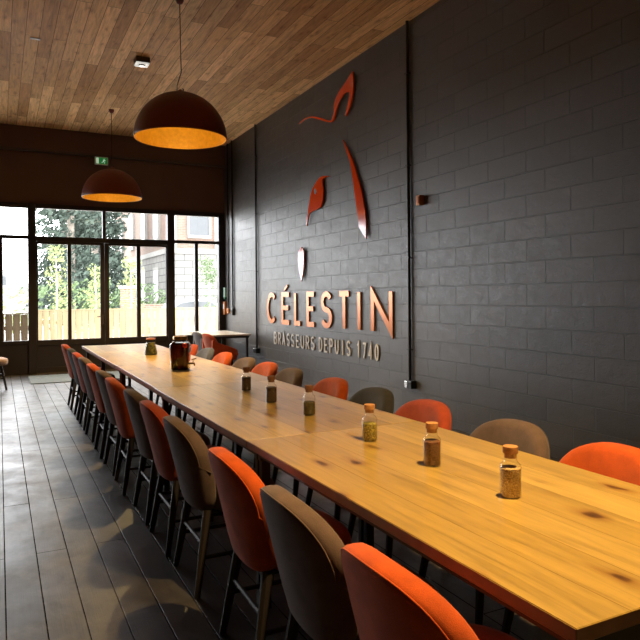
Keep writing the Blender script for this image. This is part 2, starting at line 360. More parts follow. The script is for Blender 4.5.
# ------------------------------------------------------------------ pendant lamps
LR = .48
def pendant(name, x, y, label, group, kink):
    t = thing(name, label, 'lamp', (x, y, 3.05), group=group)
    N = 24; out = [(LR * cos(a), LR * sin(a)) for a in [pi / 2 * i / N for i in range(N)]] + [(.012, LR)]
    inn = [((LR - .008) * cos(a), (LR - .008) * sin(a) - .0005) for a in [pi / 2 * i / N for i in range(N)]] + [(.012, LR - .008)]
    s1 = MB(); n = 64
    vs = [];
    s = MB()
    def surf(prof):
        m = MB(); vv = []; ff = []
        for r, z in prof:
            for k in range(n): vv.append((r * cos(2 * pi * k / n), r * sin(2 * pi * k / n), z))
        for i in range(len(prof) - 1):
            for k in range(n): l = (k + 1) % n; ff.append((i * n + k, i * n + l, (i + 1) * n + l, (i + 1) * n + k))
        return m.add(vv, ff)
    rim = [(LR - .008, -.0005), (LR - .004, -.004), (LR, 0)]
    surf(rim + out[1:]).build('lamp_shade', M['shade_out'], t, smooth=True)
    surf(inn).build('shade_lining', M['shade_in'], t, smooth=True)
    MB().lathe([(.035, LR - .03), (.035, LR - .13), (.02, LR - .15)], 16).build('lamp_socket', M['black'], t, smooth='auto')
    MB().lathe([(.02, LR - .14), (.045, LR - .18), (.055, LR - .22), (.045, LR - .25), (.01, LR - .265)], 20).build('bulb', M['bulb'], t, smooth=True)
    MB().lathe([(.05, LR - .012), (.05, LR + .012), (.02, LR + .03), (.006, LR + .04)], 20).build('shade_cap', M['shade_out'], t, smooth='auto')
    top = CH - 3.05
    MB().tube([(-.035, 0, LR), (-.035, 0, LR + .07), (-.012, 0, LR + .15), (kink, 0, LR + .22), (kink * .5, 0, LR + .5), (0, 0, top - .02)], .005).build('cable', M['cable'], t, smooth=True)
    MB().tube([(.03, 0, LR), (.032, 0, LR + .045), (.02, 0, LR + .05)], .006).build('cable_hook', M['cable'], t, smooth=True)
    MB().lathe([(.045, top), (.045, top - .02), (.03, top - .05), (.008, top - .06)], 20).build('ceiling_rose', M['shade_out'], t, smooth='auto')
    L = bpy.data.lights.new('lamp_light', 'SPOT'); L.energy = LAMP_W; L.color = LAMP_COL; L.spot_size = radians(124); L.spot_blend = 1.0; L.shadow_soft_size = .04
    o = bpy.data.objects.new('lamp_light', L); C.objects.link(o); o.parent = t; o.location = (0, 0, LR - .29)
    L2 = bpy.data.lights.new('lamp_glow', 'POINT'); L2.energy = LAMP_GLOW; L2.color = LAMP_COL; L2.shadow_soft_size = .05
    o = bpy.data.objects.new('lamp_glow', L2); C.objects.link(o); o.parent = t; o.location = (0, 0, LR - .30)
pg = 'dome pendant lamps in a row over the long table'
pendant('pendant_lamp', 1.72, 6.70, 'large rust-brown dome pendant lamp with gold lining, the bigger and nearer of the two seen', pg, .01)
pendant('pendant_lamp', 1.70, 11.15, 'rust-brown dome pendant lamp farther back, hanging in front of the windows below the exit sign', pg, .0)
pendant('pendant_lamp', 1.60, 1.30, 'rust-brown dome pendant lamp above the near table, out of view overhead', pg, .0)
pendant('pendant_lamp', 1.60, -3.0, 'rust-brown dome pendant lamp added unseen behind the viewpoint', pg, .0)  # unseen extra lamp, added on the assumption that the row continues

# ceiling fittings
t = thing('emergency_light', 'small square white emergency light on the wooden ceiling between the pendants', 'light', (1.70, 8.6, CH))
MB().box(-.09, .09, -.09, .09, -.07, 0).build('housing', M['legbrown'], t, bevel=.006)
MB().box(-.085, .085, -.085, .085, -.085, -.07).build('diffuser', emit('lit_diffuser', (.9, .9, .85, 1), .55), t, bevel=.006)
MB().lathe([(.04, -.1), (.045, -.085)], 16).build('lens', M['chrome'], t, smooth='auto')
tag(MB().box(.36, .47, 8.44, 8.49, CH - .012, CH).build('ceiling_clip', M['white'], bevel=.003), 'tiny white bar fixed to the ceiling boards at upper left', 'fitting')

# exit sign
t = thing('exit_sign', 'green and white running man exit sign under the bulkhead ledge', 'sign', (1.755, FY - .16, 3.97))
MB().box(-.12, .12, -.02, .02, -.065, .085).build('sign_box', M['white'], t, bevel=.006)
g = emit('exit_green', (.02, .25, .06, 1), .35); wt = emit('exit_white', (.7, .9, .7, 1), .45)
MB().box(-.108, .108, -.024, -.02, -.052, .07).build('sign_face', g, t)
m = MB()
m.box(-.098, -.05, -.027, -.024, -.045, .062)  # doorway
m.tube([(.055, -.026, .052), (.056, -.026, .05)], .011, 8)
for a, b, r in (((.05, .036), (.036, -.002), .009), ((.048, .03), (.022, .02), .005), ((.048, .03), (.07, .012), .005), ((.036, 0), (.012, -.02), .006), ((.012, -.02), (-.006, -.018), .005), ((.036, 0), (.056, -.022), .006), ((.056, -.022), (.052, -.044), .005)):
    m.tube([(a[0], -.026, a[1]), (b[0], -.026, b[1])], r, 6)
m.build('running_man', wt, t)
MB().box(-.02, .02, .02, .07, .06, .085).build('bracket', M['black'], t)
MB().tube([(.0, .06, .07), (.0, .06, .14)], .008).build('bracket_rod', M['black'], t)

# ------------------------------------------------------------------ wall conduits and boxes
def conduit(y, z0, z1, r, label):
    t = thing('conduit_pipe', label, 'pipe', (RX, y, z0), group='black conduits on the block wall')
    MB().tube([(-r - .006, 0, 0), (-r - .006, 0, z1 - z0)], r, 12).build('pipe', M['conduit'], t, smooth='auto')
    z = .35
    while z < z1 - z0 - .1:
        MB().box(-2 * r - .012, 0, -r - .008, r + .008, z - .008, z + .008).build('pipe_clip', M['conduit'], t); z += 1.05
conduit(6.14, .42, CH, .019, 'thick black conduit on the block wall to the right of the sign')
conduit(11.03, .44, CH, .017, 'black conduit on the block wall just left of the first sign letter')
conduit(12.36, 1.16, CH, .017, 'thin black conduit dropping to the black switch near the window corner')
conduit(12.64, 1.16, CH, .015, 'thin black conduit nearest the window corner, dropping to the copper switch')
t = thing('socket_box', 'grey metal and black socket box at the foot of the thick conduit', 'socket', (RX, 6.12, .33))
MB().box(-.05, 0, .02, .10, 0, .075).build('metal_box', M['chrome'], t, bevel=.005); MB().box(-.075, 0, -.075, .015, .0, .09).build('plug_box', M['black'], t, bevel=.008)
t = thing('socket_box', 'small grey and black socket box under the conduit left of the sign', 'socket', (RX, 11.03, .36))
MB().box(-.05, 0, .01, .11, 0, .08).build('metal_box', M['chrome'], t, bevel=.005); MB().box(-.075, 0, -.09, .0, .0, .09).build('plug_box', M['black'], t, bevel=.008)
t = thing('wall_switch', 'black switch box at the end of the thin conduit near the window', 'switch', (RX, 12.36, 1.02))
MB().box(-.055, 0, -.05, .05, 0, .14).build('switch_box', M['black'], t, bevel=.008); MB().box(-.062, -.055, -.02, .02, .05, .10).build('rocker', M['black'], t)
t = thing('wall_switch', 'small copper switch plate between the two near-corner conduits and the window', 'switch', (RX, 12.63, 1.05))
MB().box(-.05, 0, -.045, .045, 0, .10).build('switch_box', M['copperbox'], t, bevel=.006); MB().box(-.056, -.05, -.018, .018, .03, .07).build('rocker', M['copperbox'], t)
t = thing('call_point', 'tall copper wall unit in the corner beside the right window', 'wall unit', (RX, 12.84, 1.02))
MB().box(-.06, 0, -.05, .05, 0, .27).build('housing', M['copperbox'], t, bevel=.006); MB().box(-.064, -.06, -.03, .03, .12, .22).build('plate', M['white'], t)
t = thing('door_release', 'pale green and white release box in the window corner above the copper unit', 'wall unit', (RX, 12.85, 1.34))
MB().box(-.05, 0, -.055, .045, .04, .24).build('housing', simple('pale_green_plastic', (.45, .68, .58, 1), .4), t, bevel=.006)
MB().box(-.045, 0, -.045, .04, 0, .04).build('base', simple('green_plastic', (.02, .16, .07, 1), .4), t)
t = thing('wall_sensor', 'small copper box fixed on the block wall right of the thick conduit', 'sensor', (RX, 5.9, 2.44))
MB().box(-.07, 0, -.035, .035, -.055, .055).build('housing', M['copperbox'], t, bevel=.01); MB().box(-.078, -.07, -.024, .024, -.04, .04).build('cover', simple('orange_plastic', (.75, .22, .04, 1), .4), t, bevel=.003)

# ------------------------------------------------------------------ emblem and lettering on the right wall (Y along wall, Z up)
def wall_plate(name, poly, mat, label, cat, group=None, th=.02, gap=.018):
    cy = sum(p[0] for p in poly) / len(poly); cz = sum(p[1] for p in poly) / len(poly)
    P = [(a - cy, b - cz) for a, b in poly]
    bm = bmesh.new()
    m = MB().prism(P, lambda u, v, k: (-gap - th * k, u, v))
    o = m.build(name, mat, None); o.location = (RX, cy, cz)
    return tag(o, label, cat, group)
def smoothpoly(pts, n=6, corners=()):
    out = []; N = len(pts)
    for i in range(N):
        p0, p1, p2, p3 = pts[i - 1], pts[i], pts[(i + 1) % N], pts[(i + 2) % N]
        if i in corners: p0 = p1
        if (i + 1) % N in corners: p3 = p2
        for k in range(n):
            t = k / n
            out.append(tuple(.5 * (2 * p1[j] + (p2[j] - p0[j]) * t + (2 * p0[j] - 5 * p1[j] + 4 * p2[j] - p3[j]) * t * t + (3 * p1[j] - p0[j] - 3 * p2[j] + p3[j]) * t ** 3) for j in (0, 1)))
    return out
EMBLEM = {}
EMBLEM = dict(crest=[(9.096, 4.061), (8.907, 4.091), (8.634, 4.06), (8.324, 3.96), (8.08, 3.863), (7.985, 3.851), (7.932, 3.931), (7.921, 4.037), (7.827, 4.151), (7.637, 4.235), (7.399, 4.339), (7.372, 4.197), (7.383, 4.087), (7.427, 3.966), (7.522, 3.846), (7.601, 3.808), (7.533, 3.933), (7.476, 4.042), (7.501, 4.098), (7.639, 4.113), (7.765, 4.054), (7.858, 3.955), (7.924, 3.846), (8.019, 3.824), (8.192, 3.875), (8.426, 3.967), (8.688, 4.053), (8.924, 4.076)],
 blade=[(7.672, 3.5), (7.556, 3.363), (7.42, 3.175), (7.323, 3.002), (7.221, 2.801), (7.146, 2.607), (7.084, 2.365), (7.083, 2.112), (7.256, 2.279), (7.28, 2.387), (7.34, 2.633), (7.405, 2.91), (7.483, 3.165), (7.6, 3.362)],
 head=[(8.083, 3.078), (8.294, 3.07), (8.277, 2.907), (8.293, 2.763), (8.4, 2.674), (8.672, 2.647), (8.757, 2.612), (8.846, 2.453), (8.799, 2.647), (8.739, 2.793), (8.652, 2.963), (8.458, 3.083), (8.293, 3.114)],
 drop=[(9.028, 2.148), (8.955, 2.074), (8.959, 1.888), (8.992, 1.733), (9.053, 1.616), (9.125, 1.769), (9.168, 1.93), (9.15, 2.071)],
 eye=[(8.528, 2.974), (8.488, 2.923), (8.53, 2.885), (8.57, 2.936)])
eg = 'polished vermilion pieces of the wall emblem'
wall_plate('emblem_piece', smoothpoly(EMBLEM['crest'], 6, (0, 5, 10)), M['logo'], 'uppermost red wall emblem piece, a curling mane ending in a pointed ear', 'wall emblem', eg)
wall_plate('emblem_piece', smoothpoly(EMBLEM['blade'], 6, (0, 7, 8)), M['logo'], 'long thin red blade of the wall emblem, pale at its tip', 'wall emblem', eg)
b = wall_plate('emblem_piece', smoothpoly(EMBLEM['head'], 6, (0, 2, 3)), M['logo'], 'red leaf-shaped emblem piece with a small eye, left of the long blade', 'wall emblem', eg)
wall_plate('emblem_piece', smoothpoly(EMBLEM['drop'], 6, (0, 4)), M['logo'], 'small pale spindle-shaped emblem piece above the sign letters', 'wall emblem', eg)
e = MB().prism(smoothpoly([(a - b.location.y, c - b.location.z) for a, c in EMBLEM['eye']], 4), lambda u, v, k: (-.0375 - .003 * k, u, v))
e.build('eye_inset', M['block'], b)

def ribbon(mb, pts, hw, closed=False, x0=-.02, x1=-.045):
    P = [Vector(p) for p in pts]; N = len(P); Ls = []; Rs = []
    for i in range(N):
        a = P[i - 1] if (i > 0 or closed) else None; b = P[(i + 1) % N] if (i < N - 1 or closed) else None
        d1 = (P[i] - a).normalized() if a is not None else None; d2 = (b - P[i]).normalized() if b is not None else None
        if d1 is None: d1 = d2
        if d2 is None: d2 = d1
        n1 = Vector((-d1.y, d1.x)); n2 = Vector((-d2.y, d2.x)); mt = (n1 + n2).normalized(); k = hw / max(.28, mt.dot(n1))
        Ls.append(P[i] + mt * k); Rs.append(P[i] - mt * k)
    vs = []; fs = []
    for i in range(N):
        vs += [(x0, Ls[i].x, Ls[i].y), (x0, Rs[i].x, Rs[i].y), (x1, Rs[i].x, Rs[i].y), (x1, Ls[i].x, Ls[i].y)]
    for i in range(N if closed else N - 1):
        j = (i + 1) % N
        for k in range(4): l = (k + 1) % 4; fs.append((i * 4 + k, i * 4 + l, j * 4 + l, j * 4 + k))
    if not closed: fs += [(0, 1, 2, 3), tuple((N - 1) * 4 + k for k in (3, 2, 1, 0))]
    mb.add(vs, fs)
def arc(cx, cy, rx, ry, a0, a1, n=14): return [(cx + rx * cos(radians(a0 + (a1 - a0) * i / n)), cy + ry * sin(radians(a0 + (a1 - a0) * i / n))) for i in range(n + 1)]
def glyph(ch):
    """strokes of a letter in a box 1 wide, 1 high"""
    Sx = arc(.5, .76, .45, .24, 25, 180, 10) + arc(.5, .76, .45, .26, 190, 262, 5)[:-1] + arc(.5, .25, .47, .25, 82, 0, 6) + arc(.5, .25, .47, .25, -10, -155, 10)
    D = {
        'C': [(arc(.52, .5, .52, .5, 48, 312, 26), 0)],
        'É': [([(1, 1), (.04, 1), (.04, 0), (1, 0)], 0), ([(.04, .52), (.9, .52)], 0), ([(.36, 1.15), (.80, 1.33)], -.45)],
        'E': [([(1, 1), (.04, 1), (.04, 0), (1, 0)], 0), ([(.04, .52), (.9, .52)], 0)],
        'L': [([(.05, 1.04), (.05, 0), (1, 0)], 0)],
        'S': [(Sx, 0)],
        'T': [([(0, 1), (1, 1)], 0), ([(.5, 1), (.5, -.04)], 0)],
        'I': [([(.5, 1.04), (.5, -.04)], 0)],
        'N': [([(.0, -.04), (.0, 1), (1, 0), (1, 1.04)], 0)],
        'B': [([(0, 0), (0, 1)] + arc(.55, .765, .38, .235, 90, -90, 8) + [(0.02, .53)], 0), ([(.4, .53)] + arc(.58, .265, .42, .265, 90, -90, 8) + [(0, 0)], 0)],
        'R': [([(0, -.03), (0, 1)] + arc(.52, .74, .45, .26, 90, -90, 8) + [(0, .48)], 0), ([(.5, .48), (1, -.02)], 0)],
        'P': [([(0, -.03), (0, 1)] + arc(.52, .74, .45, .26, 90, -90, 8) + [(0, .48)], 0)],
        'A': [([(0, -.03), (.5, 1), (1, -.03)], 0), ([(.18, .34), (.82, .34)], 0)],
        'D': [([(0, 0), (0, 1)] + arc(.4, .5, .6, .5, 90, -90, 14), 1)],
        'U': [([(0, 1.03)] + arc(.5, .38, .5, .38, 180, 360, 14) + [(1, 1.03)], 0)],
        '1': [([(.2, .8), (.6, 1), (.6, -.03)], 0)],
        '7': [([(0, 1), (1, 1), (.35, -.03)], 0)],
        '4': [([(.75, -.03), (.75, 1), (0, .25), (1.05, .25)], 0)],
        '0': [(arc(.5, .5, .5, .5, 0, 348, 28), 1)],
    }
    return D[ch]
def letter(ch, yl, yr, zb, zt, hw, mat, name, label, group, th=.018):
    """letter whose left side is at yl, right side at yr (the wall is read towards smaller Y)"""
    o_y = (yl + yr) / 2; o_z = zb
    W = (yl - yr) - 2 * hw; H = (zt - zb) - 2 * hw
    mb = MB()
    for j, (st, cl) in enumerate(glyph(ch)):
        pts = [((yl - hw - u * W) - o_y, hw + v * H) for u, v in st]
        ribbon(mb, pts, hw * (abs(cl) if cl < 0 else 1), cl == 1, -.006, -.006 - th - .0012 * j)
    o = mb.build(name, mat, None); o.location = (RX, o_y, o_z)
    return tag(o, label, 'letter', group)
LET = [('C', 10.50, 10.09), ('É', 9.88, 9.50), ('L', 9.34, 9.06), ('E', 8.85, 8.51), ('S', 8.38, 7.96), ('T', 7.76, 7.36), ('I', 7.16, 7.04), ('N', 6.99, 6.50)]
LNAME = ['first letter C', 'second letter, E with an accent', 'third letter L', 'fourth letter, plain E', 'fifth letter S', 'sixth letter T', 'seventh letter I', 'last letter N']
LET = [('C', 10.525, 10.097), ('É', 9.889, 9.529), ('L', 9.374, 9.1), ('E', 8.909, 8.604), ('S', 8.415, 8.056), ('T', 7.873, 7.538), ('I', 7.356, 7.247), ('N', 7.0, 6.5)]
for (ch, a, b2), nm in zip(LET, LNAME):
    letter(ch, a, b2, .925, 1.455, .038, M['copper'], 'sign_letter', 'large copper wall letter, ' + nm + ' of the big word', 'large copper letters of the wall sign')
words = [('BRASSEURS', 10.25, 8.70), ('DEPUIS', 8.50, 7.48), ('1740', 7.25, 6.80)]
words = [('BRASSEURS', 10.229, 8.646), ('DEPUIS', 8.498, 7.547), ('1740', 7.382, 6.83)]
ordn = ['first', 'second', 'third', 'fourth', 'fifth', 'sixth', 'seventh', 'eighth', 'ninth']
for wi, (wd, y0, y1) in enumerate(words):
    adv = (y0 - y1 + .06) / len(wd)
    for i, ch in enumerate(wd):
        yl = y0 - i * adv; yr = yl - (adv - .06)
        if ch == 'I': yl, yr = (yl + yr) / 2 + .03, (yl + yr) / 2 - .03
        letter(ch, yl, yr, .575, .785, .0125, M['greyletter'], 'sign_letter', 'small grey wall letter %s, %s of the %s lower word' % (ch, ordn[i], ['left', 'middle', 'right'][wi]), 'small grey letters under the copper word', th=.012)

# ------------------------------------------------------------------ long table (five tables pushed end to end)
def table(y0, y1, label, rz=0, dx=0):
    cx = 1.442 + dx; cy = (y0 + y1) / 2; L = (y1 - y0) / 2 - .0015; W = .4605
    t = thing('dining_table', label, 'table', (cx, cy, 0), rz, 'oak tables pushed end to end')
    MB().box(-W, W, -L, L, .717, .75).build('tabletop', M['table'], t, bevel=.002, seg=1)
    tp = t.children[0].data; tp.materials.append(M['table_edge'])
    for p_ in tp.polygons:
        if abs(p_.normal.z) < .3: p_.material_index = 1
    MB().box(-W + .05, W - .05, -L + .004, -L + .034, .66, .717).box(-W + .05, W - .05, L - .034, L - .004, .66, .717)\
        .box(-W + .05, -W + .08, -L + .034, L - .034, .675, .717).box(W - .08, W - .05, -L + .034, L - .034, .675, .717).build('apron_frame', M['steel'], t)
    for sx in (-1, 1):
        for sy in (-1, 1):
            x = -(W - .075) if sx < 0 else .15; y = sy * (L - .022)
            MB().box(x - .02, x + .02, y - .017, y + .017, 0, .66).build('leg', M['steel'], t, bevel=.003)
    return t
JN = [.885, 2.715, 4.60, 6.41, 7.70, 9.12]
tl = ['oak table nearest the camera, with two seed bottles standing on it', 'oak table, second from the camera, with four bottles on it',
      'oak table under the nearer pendant lamp carrying the dark glass jar', 'oak table carrying the flared carafe of green hops', 'oak table at the window end of the long row, bare top']
tl[0] = 'oak table nearest the camera, three corked seed bottles standing on it'
tl[1] = 'oak table second from the camera, three small bottles standing on it'
for i in range(5): table(JN[i], JN[i + 1], tl[i], rz=[0, .002, -.001, .002, 0][i], dx=[0, -.004, .004, 0, .003][i])

# ------------------------------------------------------------------ chairs
def cm(pts, n):   # closed catmull-rom
    return smoothpoly(pts, n)
def ring_surface(outline, rings, ctr, post):
    """outline closed 2D; rings list of (scale, offset); post(u,v,off)->3D. first and last ring collapse to a point"""
    m = MB(); N = len(outline); vs = []; fs = []
    for s, off in rings:
        for u, v in outline: vs.append(post(ctr[0] + (u - ctr[0]) * s, ctr[1] + (v - ctr[1]) * s, off))
    R = len(rings)
    for i in range(R - 1):
        for k in range(N): l = (k + 1) % N; fs.append((i * N + k, i * N + l, (i + 1) * N + l, (i + 1) * N + k))
    a = len(vs); vs.append(post(*ctr, rings[0][1])); vs.append(post(*ctr, rings[-1][1]))
    for k in range(N): l = (k + 1) % N; fs.append((a, l, k)); fs.append((a + 1, (R - 1) * N + k, (R - 1) * N + l))
    return m.add(vs, fs)
half = [(0, .372), (.12, .374), (.172, .392), (.203, .445), (.226, .53), (.241, .61), (.240, .665), (.219, .722), (.172, .770), (.10, .798)]
BO = cm(half + [(0, .806)] + [(-u, v) for u, v in half[:0:-1]], 3)
def backpost(u, v, off):   # u across, v height
    x = -.265 + (.806 - v) * .25 + .060 * (abs(u) / .246) ** 2.2 + off
    return (x, u, v)
def make_chair(label, fab, leg=M['legwood'], arms=False):
    t = thing('dining_chair', label, 'chair')
    b = ring_surface(BO, [(.3, 0), (.7, -.002), (.9, .0), (.965, .006), (.995, .020), (1.0, .040), (.99, .062), (.95, .076), (.85, .084), (.5, .090), (.2, .092)], (0, .60), backpost).build('backrest', fab, t, smooth=True)
    pts = [(u, v) for u, v in BO]
    seam = [p for p in pts if p[1] > .585]
    seam.sort(key=lambda p: math.atan2(p[1] - .60, p[0]))
    path = [backpost(u * .966, .60 + (v - .60) * .966, .007) for u, v in seam]
    path = [backpost(.240, .578, .05)] + path + [backpost(-.240, .578, .05)]
    MB().tube(path, .0028, 6).build('piping', fab, b, smooth=True)
    so = cm([(-.085, 0), (-.083, .12), (-.06, .19), (.01, .228), (.12, .238), (.215, .205), (.262, .12), (.272, 0), (.262, -.12), (.215, -.205), (.12, -.238), (.01, -.228), (-.06, -.19), (-.083, -.12)], 3)
    ring_surface(so, [(.4, .375), (.88, .376), (.955, .384), (.99, .405), (1.0, .435), (.985, .455), (.94, .470), (.8, .480), (.45, .486), (.2, .487)], (.09, 0), lambda u, v, o: (u, v, o)).build('seat', fab, t, smooth=True)
    for sx, sy in ((-1, -1), (-1, 1), (1, -1), (1, 1)):
        a = Vector((.02 + sx * .12, sy * .16, .385)); f = Vector((.02 + sx * .185, sy * .205, 0))
        MB().tube([a, a.lerp(f, .5), f], [.022, .019, .0145], 8).build('leg', leg, t, smooth='auto')
    k = .46
    def lp(sx, sy, q): return Vector((.02 + sx * .12, sy * .16, .385)).lerp(Vector((.02 + sx * .185, sy * .205, 0)), q)
    for pr in (((-1, -1), (-1, 1), .40), ((1, -1), (1, 1), .40), ((-1, -1), (1, -1), .55), ((-1, 1), (1, 1), .55)):
        MB().tube([lp(*pr[0], pr[2]), lp(*pr[1], pr[2])], .0095, 8).build('stretcher', leg, t, smooth='auto')
    MB().box(-.12, .15, -.15, .15, .362, .38).build('seat_frame', leg, t, bevel=.004)
    if arms:
        for s in (-1, 1):
            P = [(-.19, .46), (-.20, .70), (-.10, .665), (.12, .585), (.20, .55), (.215, .50), (.20, .45)]
            MB().prism(smoothpoly(P, 3, (0,)), lambda u, v, k: (u, s * (.20 + .055 * k), v)).build('armrest', fab, t, smooth='auto', bevel=.008)
    return t
proto = make_chair('orange upholstered chair on the aisle side of the long table, nearest the camera', M['orange'])
proto.location = (.973, 1.235, 0); proto['group'] = 'upholstered chairs along the aisle side of the long table'
NUM = ['nearest', 'second', 'third', 'fourth', 'fifth', 'sixth', 'seventh', 'eighth', 'ninth', 'tenth', 'eleventh', 'twelfth', 'thirteenth']
CN = {'orange': 'orange', 'brown': 'taupe grey', 'red': 'darker red', 'char': 'charcoal', 'blue': 'slate blue'}
LC = [(1.30, 'orange'), (1.83, 'brown'), (2.415, 'orange'), (3.18, 'brown'), (3.733, 'red'), (4.263, 'brown'), (4.938, 'orange'), (5.491, 'brown'),
      (6.089, 'orange'), (6.812, 'brown'), (7.42, 'red'), (8.059, 'char'), (8.811, 'orange')]
def sub_mats(c): return {M['orange'].name: M[c]}
for i, (y, c) in enumerate(LC):
    if i == 0: continue
    lab = '%s chair on the aisle side, %s from the near end of the table' % (CN[c], NUM[i])
    if i == 12: lab = 'orange chair on the aisle side, last one at the window end of the row'
    dup(proto, (.953 + (.02 if i < 6 else .0) + random.uniform(-.008, .008), y - .055, 0), random.uniform(-.03, .03), lab, 'upholstered chairs along the aisle side of the long table', sub_mats(c))
RC = [(1.71, 'orange'), (2.26, 'brown'), (2.93, 'red'), (3.49, 'char'), (4.06, 'orange'), (4.78, 'brown'), (5.33, 'orange'), (5.85, 'brown'),
      (6.53, 'orange'), (7.18, 'blue'), (7.82, 'red')]
for i, (y, c) in enumerate(RC):
    lab = ('%s chair on the wall side, %s from the near end of the table' % (CN[c], NUM[i]) if i else 'orange chair on the wall side, the nearest one, cut by the right photo edge')
    dup(proto, (1.925 + random.uniform(-.008, .008), y, 0), pi + random.uniform(-.03, .03), lab, 'upholstered chairs along the wall side of the long table', sub_mats(c))

# small table in the corner by the window with two armchairs
t = thing('side_table', 'small white-topped table with black legs against the block wall by the window', 'table', (3.62, 11.45, 0))
MB().box(-.36, .36, -.72, .72, .70, .73).build('tabletop', M['whitetop'], t, bevel=.004)
MB().box(-.33, .33, -.69, .69, .665, .70).build('apron_frame', M['steel'], t)
for sx in (-1, 1):
    for sy in (-1, 1): MB().box(.075 + sx * .225 - .018, .075 + sx * .225 + .018, sy * .66 - .018, sy * .66 + .018, 0, .665).build('leg', M['steel'], t)
ac = make_chair('brick red armchair facing the small white table by the window', M['orange'], arms=True)
ac.name = 'armchair'
ac.location = (3.17, 10.03, 0); ac.rotation_euler = (0, 0, .05)
for o in [ac] + list(ac.children_recursive):
    if o.data is not None and o.data.materials[0] == M['orange']: o.data.materials[0] = M['red']
dup(ac, (3.17, 10.60, 0), .0, 'slate blue armchair at the small white table, behind the brick red one', None, {M['red'].name: M['blue']})
# lone chair at the left edge
dup(proto, (-.17, 11.05, 0), .35, 'pale rose chair with splayed black legs at the left edge near the windows', None, {M['orange'].name: M['pink']})
# door mat
tag(MB().box(.45, 2.25, 11.40, 12.55, 0, .014).build('door_mat', M['mat'], bevel=.004), 'flat grey doormat on the floorboards in front of the glazed doors', 'mat')

# ------------------------------------------------------------------ things on the table
def bottle(x, y, fill, level, label, cork=True, r=.0335, capm=None):
    t = thing('seed_bottle', label, 'bottle', (x, y, .7501), random.uniform(0, 6), 'small bottles of seeds along the table'); t.scale = (1, 1, .955)
    prof = [(r * .9, 0), (r, .004), (r, .098), (r * .94, .107), (.023, .116), (.0205, .120), (.0205, .137), (.0230, .140), (.0230, .144)]
    m = MB(); vs = []; fs = []; n = 28
    for a, z in prof:
        for k in range(n): vs.append((a * cos(2 * pi * k / n), a * sin(2 * pi * k / n), z))
    for i in range(len(prof) - 1):
        for k in range(n): l = (k + 1) % n; fs.append((i * n + k, i * n + l, (i + 1) * n + l, (i + 1) * n + k))
    fs.append(tuple(range(n))[::-1])
    m.add(vs, fs).build('glass_body', M['jar_glass'], t, smooth='auto')
    q = r - .0025
    fp = [(q * .9, .004), (q, .008), (q, min(level, .096)), (q * .8, min(level, .096) + .004)]
    MB().lathe(fp, 24).build('seeds', fill, t, smooth='auto')
    MB().lathe([(.0192, .130), (.0192, .1445), (.0225, .1450), (.0238, .1465), (.0238, .1665), (.0225, .168)], 24).build('cork', capm or M['cork'], t, smooth='auto')
    return t
millet = grains('golden_millet', (.62, .34, .10, 1), (.92, .68, .34, 1), 330)
brownseed = grains('brown_seeds', (.15, .045, .014, 1), (.30, .11, .035, 1), 330)
greenseed = grains('green_yellow_hops', (.18, .14, .02, 1), (.60, .46, .07, 1), 170)
darkseed = grains('dark_malt', (.035, .014, .006, 1), (.09, .035, .012, 1), 300)
olive = grains('olive_pellets', (.035, .03, .01, 1), (.10, .075, .02, 1), 170)
darkcork = simple('dark_cork', (.16, .06, .025, 1), .8, var=.3, scale=60)
bottle(1.444, 1.560, millet, .096, 'corked bottle full of pale golden seeds, nearest the camera on the table')
bottle(1.453, 1.985, brownseed, .096, 'corked bottle of reddish brown seeds, second from the camera')
bottle(1.458, 2.450, greenseed, .080, 'corked bottle three quarters full of yellow green hops, third from the camera')
bottle(1.487, 3.130, olive, .074, 'corked bottle half full of dark olive pellets, fourth from the camera', capm=darkcork)
bottle(1.464, 3.610, darkseed, .096, 'dark bottle filled with near-black malt, fifth from the camera', capm=darkcork)
bottle(1.50, 4.150, darkseed, .096, 'dark malt bottle farthest from the camera, on the wall side of the jar', capm=darkcork)

# big infusion jar with a tap
t = thing('infusion_jar', 'large shouldered glass jar of dark red infusion with a metal lid and tap', 'jar', (1.433, 5.66, .7501), -YAW)
def sq(prof, n=40, p=4.0):
    m = MB(); vs = []; fs = []
    for r, z, e in prof:
        for k in range(n):
            a = 2 * pi * (k + .5) / n; c_, s_ = cos(a), sin(a); q = (abs(c_) ** e + abs(s_) ** e) ** (-1 / e)
            vs.append((r * c_ * q, r * s_ * q, z))
    for i in range(len(prof) - 1):
        for k in range(n): l = (k + 1) % n; fs.append((i * n + k, i * n + l, (i + 1) * n + l, (i + 1) * n + k))
    fs.append(tuple(range(n))[::-1]); fs.append(tuple((len(prof) - 1) * n + k for k in range(n)))
    return m.add(vs, fs)
jp = [(.074, 0, 5), (.078, .006, 5), (.080, .06, 5), (.086, .19, 5), (.086, .215, 4), (.078, .235, 3), (.062, .25, 2.2), (.055, .256, 2), (.055, .27, 2)]
sq(jp).build('glass_body', M['jar_glass'], t, smooth='auto')
tea = NT('dark_red_infusion'); tea.b.inputs['Base Color'].default_value = (.055, .008, .004, 1); tea.b.inputs['Roughness'].default_value = .08
tn = tea.noise(tea.coord(scale=(1, 1, .35)), 22, 3); tea.l(tea.ramp(tn, [(.35, (.02, .004, .003, 1)), (.7, (.16, .022, .006, 1))]), tea.b.inputs['Base Color'])
sq([(r - .004, z + .004, e) for r, z, e in jp[:6]]).build('infusion', tea.m, t, smooth='auto')
fruit = simple('red_fruit', (.55, .02, .015, 1), .35)
m = MB().lathe([(.004, -.022), (.018, -.016), (.024, 0), (.018, .016), (.004, .022)], 16); fr = m.build('fruit', fruit, t, smooth=True); fr.location = (.052, -.068, .215)
MB().lathe([(.060, .262), (.064, .266), (.064, .288), (.060, .294), (.02, .297)], 32).build('lid', M['brass'], t, smooth='auto')
